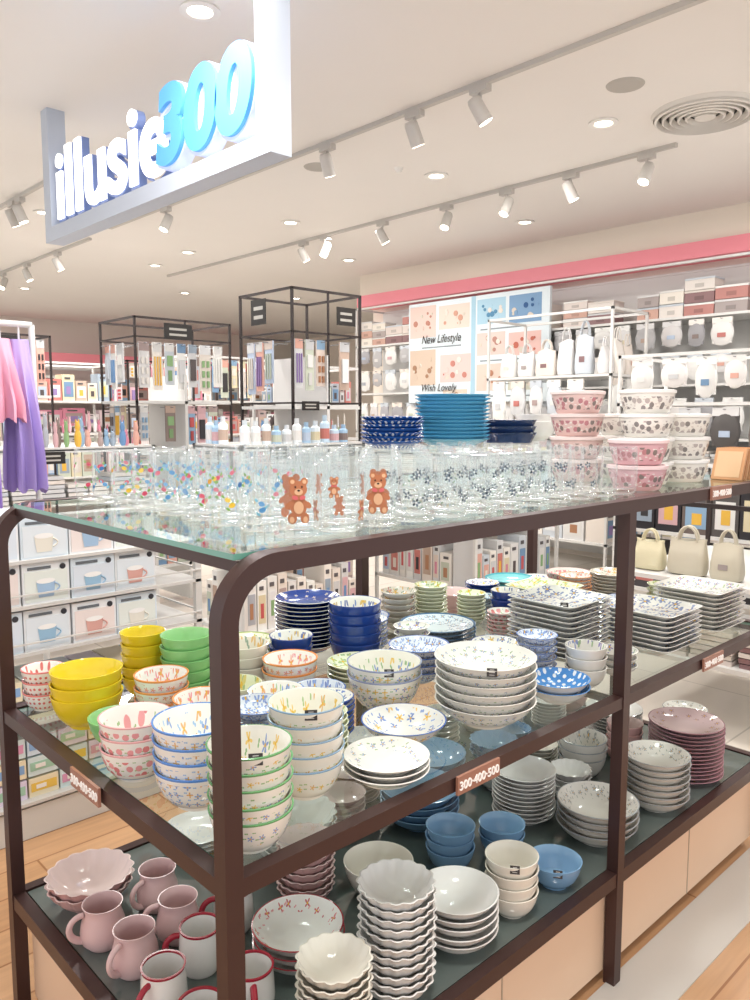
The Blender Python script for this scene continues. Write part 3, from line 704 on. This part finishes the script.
rack('accessory_rack',2.6,3.1,3.4,3.9,[.3,.7,1.08,1.32],1.95,fr_black,fr_white,[('box','mix',.7),('box','white',.8),('toys','mix',.7),('hang','mix',.6)],back='mid',wid=(.05,.09),grid=[1.34,1.72],label=[('y',2.98,1.82,.14,.10),('x',3.7,1.84,.14,.14),('y',2.72,1.32,.12,.05)],t=.013)
rack('gift_bag_rack',2.3,3.0,4.6,5.1,[.3,.7,1.05,1.36],1.88,fr_black,fr_white,[('box','mix',.7),('toys','mix',.8),('hang','mix',1),('hang','white',.75)],back='mid',wid=(.06,.1),grid=[1.76],label=[('y',2.6,1.80,.2,.1)],t=.013)
rack('travel_bottle_table',1.9,2.62,2.85,3.25,[.3,.7,1.13],1.14,fr_white,fr_white,[('box','white',.7),('box','blue',.8),('bottle','blue',.75)],wid=(.05,.06),label=[('y',2.1,1.10,.1,.05),('y',2.5,1.10,.1,.05)])
rack('toy_table',1.15,2.05,3.9,4.6,[.35,.75,1.1],1.11,fr_white,fr_white,[('box','mix',.7),('fold','white',.8),('toys','mix',.9)],wid=(.10,.14),label=[('y',1.5,1.06,.12,.06)])
rack('card_rack',1.5,2.1,5.4,5.8,[.3,.7,1.1,1.4],1.8,fr_black,fr_white,[('box','mix',.8),('hang','mix',1)],wid=(.06,.09),label=[('y',1.8,1.74,.2,.09)],t=.013)
rack('sock_rack',1.0,1.4,5.9,6.3,[.3,.7,1.1,1.4],1.75,fr_black,fr_white,[('box','mix',.8),('hang','pink',1)],wid=(.06,.09),t=.013)
rack('snack_shelf',.75,1.35,4.9,5.3,[.35,.75,1.1,1.35],1.6,fr_white,fr_white,[('box','mix',.7),('box','mix',.8),('toys','mix',.9),('box','acc',.7)],wid=(.05,.08))
rack('cosmetic_shelf',3.3,4.0,4.4,4.8,[.35,.75,1.1,1.35],1.62,fr_white,fr_white,[('box','mix',.7),('box','mix',.8),('toys','mix',.9),('box','mix',.8)],wid=(.05,.08))
rack('stationery_rack',3.6,4.6,6.2,6.7,[.3,.7,1.1,1.4],1.8,fr_white,fr_white,[('box','mix',.8),('hang','mix',1)],wid=(.07,.1))
rack('character_goods_rack',2.2,3.4,7.2,7.7,[.3,.7,1.1,1.4],1.75,fr_white,fr_white,[('toys','pink',.8),('box','mix',.8)],wid=(.1,.16))
rack('beauty_rack',4.2,5.4,8.6,9.1,[.3,.7,1.1,1.4],1.9,fr_black,fr_white,[('box','mix',.8),('hang','pink',1)],wid=(.1,.16))
rack('snack_rack',.8,2.2,8.4,8.9,[.3,.7,1.1,1.4],1.75,fr_white,fr_white,[('box','mix',.8),('box','white',.8)],wid=(.1,.16))
rack('hair_goods_table',3.3,4.1,2.7,3.5,[.3,.7,1.05],1.06,fr_white,fr_white,[('box','white',.8),('box','mix',.8),('bottle','mix',.9)],wid=(.05,.09))
rack('lunch_goods_table',3.0,3.9,1.0,1.7,[.3,.62],.93,fr_black,fr_white,[('fold','warm',.8),('tote','cloth',.95)],wid=(.14,.2))
rack('bag_display',4.3,4.9,1.2,2.45,[.25,.6,1.0,1.34],1.62,fr_white,fr_white,[('box','dark',.9),('box','dark',.9),('soft','dark',1),('soft','grey',1)],wid=(.12,.2))
rack('tote_display',5.0,5.5,2.9,4.0,[.35,.75,1.15,1.56],2.02,fr_white,fr_white,[('box','white',.9),('fold','grey',.9),('soft','white',1),('tote','white',1)],wid=(.14,.2))
rack('wall_shelving',5.75,6.18,-.5,6.4,[.3,.7,1.1,1.5,2.0],2.4,fr_white,fr_white,[('box','warm',.8),('fold','white',.9),('soft','grey',.8),('soft','grey',1),('clearbox','warm',.8)],faces='x',back='x',wid=(.14,.26))
rack('back_shelving',3.0,9.5,12.3,12.7,[.3,.7,1.1,1.5],2.0,fr_white,fr_white,[('box','mix',.8),('box','white',.8),('box','pink',.8)],faces='y',wid=(.2,.4))
# poster
root=bpy.data.objects.new('wall_poster',None); COL.objects.link(root)
mb=MB(); px=5.70; PY=-.3; PZ=-.07
mb.box(px,px+.03,4.20+PY,5.85+PY,1.46+PZ,2.42+PZ,c=hx('d8e2e6'))
def pp(y0,y1,z0,z1,c,k=1): mb.box(px-.002*k,px,y0+PY,y1+PY,z0+PZ,z1+PZ,c=hx(c))
pp(5.0,5.05,1.46,2.42,'a4c4d4')
def photo(ya,za,w,h,c,c2):
    pp(ya-w/2,ya+w/2,za-h/2,za+h/2,c)
    for q in range(11):
        yy=ya+rnd.uniform(-.38,.38)*w; zz=za+rnd.uniform(-.3,.3)*h; r=rnd.uniform(.010,.030)
        mb.cyl((px-.002,yy+PY,zz+PZ),(px-.0035-.0003*q,yy+PY,zz+PZ),r,segs=12,c=hx(rnd.choice([c2,'dcd4ca',c2,'d0c6b8',c])))
for a in ((5.66,2.24,.34,.30,'dcc4ba','b88474'),(5.26,2.26,.38,.22,'e0ccc0','c89884'),(5.66,1.80,.34,.34,'ccb8a6','a07c64'),(5.24,1.78,.38,.26,'dcc0ba','bc8074'),(5.24,1.53,.3,.1,'d0c0b0','ac8868'),
 (4.82,2.27,.32,.22,'a8c8d8','5c8cac'),(4.45,2.26,.34,.24,'7c9cbc','3c5c88'),(4.82,1.98,.32,.2,'d8c4bc','b08478'),(4.45,1.96,.34,.2,'dcb8b0','b86858'),(4.82,1.68,.32,.24,'d8c4b8','ac7c64'),(4.45,1.68,.34,.24,'c4c4b4','847058')): photo(*a)
for (ya,za,w) in ((5.42,1.99,.5),(4.64,2.11,.6),(4.64,1.83,.6),(4.64,1.51,.6)): pp(ya-w/2,ya+w/2,za-.006,za+.006,'8c9498')
mb.obj('poster_panel',[VCM],smooth=False,parent=root)
bk=simple('poster_black_print','403a3a',.5)
text('poster_text_1','New Lifestyle',(px-.012,5.42+PY,2.03+PZ),.11,-math.pi/2,bk,parent=root,shear=.3,fitw=.5)
text('poster_text_2','Wish Lovely',(px-.012,5.45+PY,1.57+PZ),.10,-math.pi/2,bk,parent=root,shear=.3,fitw=.45)
# hanging garments far left
root=bpy.data.objects.new('garment_rack',None); COL.objects.link(root)
mb=MB(); gx,gy=1.05,3.20
mb.cyl((gx-.35,gy,1.62),(gx+.12,gy,1.62),.012)
for x in (gx-.35,gx+.12): mb.cyl((x,gy,0),(x,gy,1.62),.012)
for x in (gx-.35,gx+.12): mb.box(x-.02,x+.02,gy-.2,gy+.2,0.001,.03)
mb.obj('rail',[fr_white],parent=root)
mb=MB()
for k,(dx,c,zl) in enumerate(((-.30,'d0a0d0',.95),(-.2,'e8acc0',1.15),(-.1,'b098d8',.92),(0,'e4a4b8',1.25),(.07,'b4a0d8',.98))):
    n=40; col=hx(c); st=len(mb.v); lev=12
    for j in range(lev):
        t=j/(lev-1); z=1.56-(1.56-zl)*t; w=.03+.12*min(1,t*1.3)
        for i in range(n):
            a=2*math.pi*i/n; rr=1+.22*math.cos(a*9+k+t)*min(1,t*2)
            mb.v.append((gx+dx+.035*math.cos(a)*rr*(1+.5*t),gy+w*math.sin(a)*rr,z+.012*math.cos(a*9)*t))
    for j in range(lev-1):
        for i in range(n):
            i2=(i+1)%n; a=st+j*n; mb.face([a+i,a+n+i,a+n+i2,a+i2],c=col)
    mb.face([st+i for i in range(n)],c=col); mb.cyl((gx+dx,gy,1.55),(gx+dx,gy,1.62),.004,c=hx('cccccc'))
mb.obj('garments',[VCM],parent=root)
# ---------------------------------------------------------------- hanging sign
root=bpy.data.objects.new('hanging_store_sign',None); COL.objects.link(root)
sw=simple('sign_white_frame','bec6d3',.4)
mb=MB(); sx=1.63
mb.box(sx,sx+.09,4.12,4.20,2.15,2.8); mb.box(sx,sx+.09,2.24,2.32,2.15,2.8); mb.box(sx,sx+.09,2.32,4.12,2.15,2.22)
mb.obj('frame',[sw],smooth=False,parent=root)
lw=simple('letter_face_white','ffffff',.4,emit='ffffff',es=1.0); ls=simple('letter_face_blue','5aa4d8',.4,emit='4a9fe0',es=.25); hal=simple('letter_side_blue','7688b8',.4,emit='7c90c8',es=.15)
text('letters_name','illusie',(sx+.025,4.11,2.262),.46,-math.pi/2,lw,extr=.006,align='LEFT',off=.010,parent=root,fitw=1.12)
text('letters_name_side','illusie',(sx+.05,4.112,2.258),.46,-math.pi/2,hal,extr=.018,align='LEFT',off=.016,parent=root,fitw=1.13)
text('letters_number','300',(sx-.0,3.02,2.275),.385,-math.pi/2,ls,extr=.008,align='LEFT',off=.016,parent=root,shear=.12,fitw=.68)
text('letters_number_side','300',(sx+.037,3.026,2.273),.385,-math.pi/2,simple('letter_side_white','d4dcf4',.4,emit='c0ccf8',es=.4),extr=.028,align='LEFT',off=.024,parent=root,shear=.12,fitw=.70)
# ---------------------------------------------------------------- ceiling fixtures
glow=simple('lamp_glow','fff6e6',.5,emit='fff4e2',es=9); trim=simple('downlight_trim','eeebe5',.5)
for (x,y) in ((1.69,2.76),(3.88,3.54),(3.84,2.32),(3.95,5.17),(3.95,6.76),(4.04,7.57),(5.3,3.88),(5.3,6.0),(2.4,6.2),(2.4,8.2),(1.4,7.2),(5.2,9),(3.6,10),(2.2,10.8),(6.5,8.4),(1.7,.6),(.3,1.9),(3.4,.6),(1.0,5.0)):
    mb=MB(); mb.lathe([(.052,0),(.075,0),(.078,-.008),(.05,-.010),(.046,-.004)],9,(0,0,0),.078,.01,segs=28); mb.cyl((0,0,-.002),(0,0,-.0035),.05,segs=28,mat=1)
    mb.obj('downlight',[trim,glow],loc=(x,y,2.8))
mb=MB(); prof=[(0,-.03),(.05,-.03),(.052,-.012)]
for k in range(1,6):
    r=.05+k*.037; prof+=[(r-.012,-.002),(r,-.034),(r+.010,-.030),(r+.0105,-.004)]
prof+=[(.25,-.02),(.262,0)]
mb.lathe(prof,99,(0,0,0),.26,.03,segs=48,mat=0)
for k in range(0,5):
    r=.055+k*.037+.008; mb.lathe([(r,-.010),(r+.012,-.010)],0,(0,0,0),.26,.03,segs=48,mat=1)
mb.obj('ceiling_air_diffuser',[simple('diffuser_white','ddd8d0',.5),simple('diffuser_dark','3f3b36',.8)],loc=(4.09,1.89,2.8))
for (x,y) in ((3.49,2.0),(3.22,3.93)):
    mb=MB(); mb.lathe([(0,-.006),(.07,-.006),(.085,-.004),(.088,0)],9,(0,0,0),.088,.01,segs=32); mb.obj('ceiling_speaker',[simple('speaker_grille','b5b0a8',.7)],loc=(x,y,2.8))
trk=simple('track_grey','c4bfb8',.5); spm=simple('spot_body_grey','c4bfb8',.35)
def track(x,y0,y1,spots):
    mb=MB(); mb.box(x-.014,x+.014,y0,y1,2.778,2.8); mb.obj('lighting_track',[trk],smooth=False)
    for y in spots:
        mb=MB(); mb.box(-.02,.02,-.05,.05,-.03,-.0); mb.cyl((0,0,-.03),(0,0,-.075),.008,mat=0)
        d=Vector((rnd.choice((-.5,.5,.35)),rnd.uniform(-.5,.2),-1)).normalized(); c=Vector((0,0,-.11))
        mb.cyl(c-d*.05,c+d*.055,.034,.036,segs=20); mb.cyl(c-d*.065,c-d*.05,.028,.034,segs=20)
        e=c+d*.056; mb.cyl(e,e+d*.001,.030,.030,segs=20,mat=1)
        mb.obj('track_spotlight',[spm,glow],loc=(x,y,2.778))
track(2.97,1.2,6.3,[2.44,2.86,3.54,5.38]); track(4.42,2.2,8.0,[2.38,2.89,3.39,3.93,4.6,5.3,5.6]); track(2.1,4.9,9.2,[5.85,6.0,7.0,8.0]); track(3.02,6.8,11,[7.52,8.3,9.0,10])
mb=MB(); mb.cyl((0,0,0),(0,0,-.03),.03,.015); mb.obj('smoke_detector',[trim],loc=(3.6,3.6,2.8))
# ---------------------------------------------------------------- light
def area(x,y,z,size,power,col=(1,.976,.95)):
    l=bpy.data.lights.new('ceiling_lamp','AREA'); l.size=size; l.shape='DISK'; l.energy=power; l.color=col
    o=bpy.data.objects.new('ceiling_lamp',l); o.location=(x,y,z); COL.objects.link(o)
for (x,y,p) in ((.6,.3,32),(1.3,2.3,32),(2.6,1.1,32),(3.8,3.0,31),(2.2,4.6,42),(4.6,1.4,28),(4.4,5.0,28),(3.2,6.8,48),(5.4,8.2,48),(1.5,7.8,48),(3.5,10.5,50)):
    area(x,y,2.76,.5,p)
w=bpy.data.worlds.new('world'); sc.world=w; w.use_nodes=True
w.node_tree.nodes['Background'].inputs[0].default_value=(.97,.98,1,1); w.node_tree.nodes['Background'].inputs[1].default_value=1.06
sc.view_settings.view_transform='Standard'; sc.view_settings.look='None'; sc.view_settings.exposure=.10
sc.cycles.transparent_max_bounces=32; sc.cycles.max_bounces=6; sc.cycles.diffuse_bounces=3; sc.cycles.glossy_bounces=3
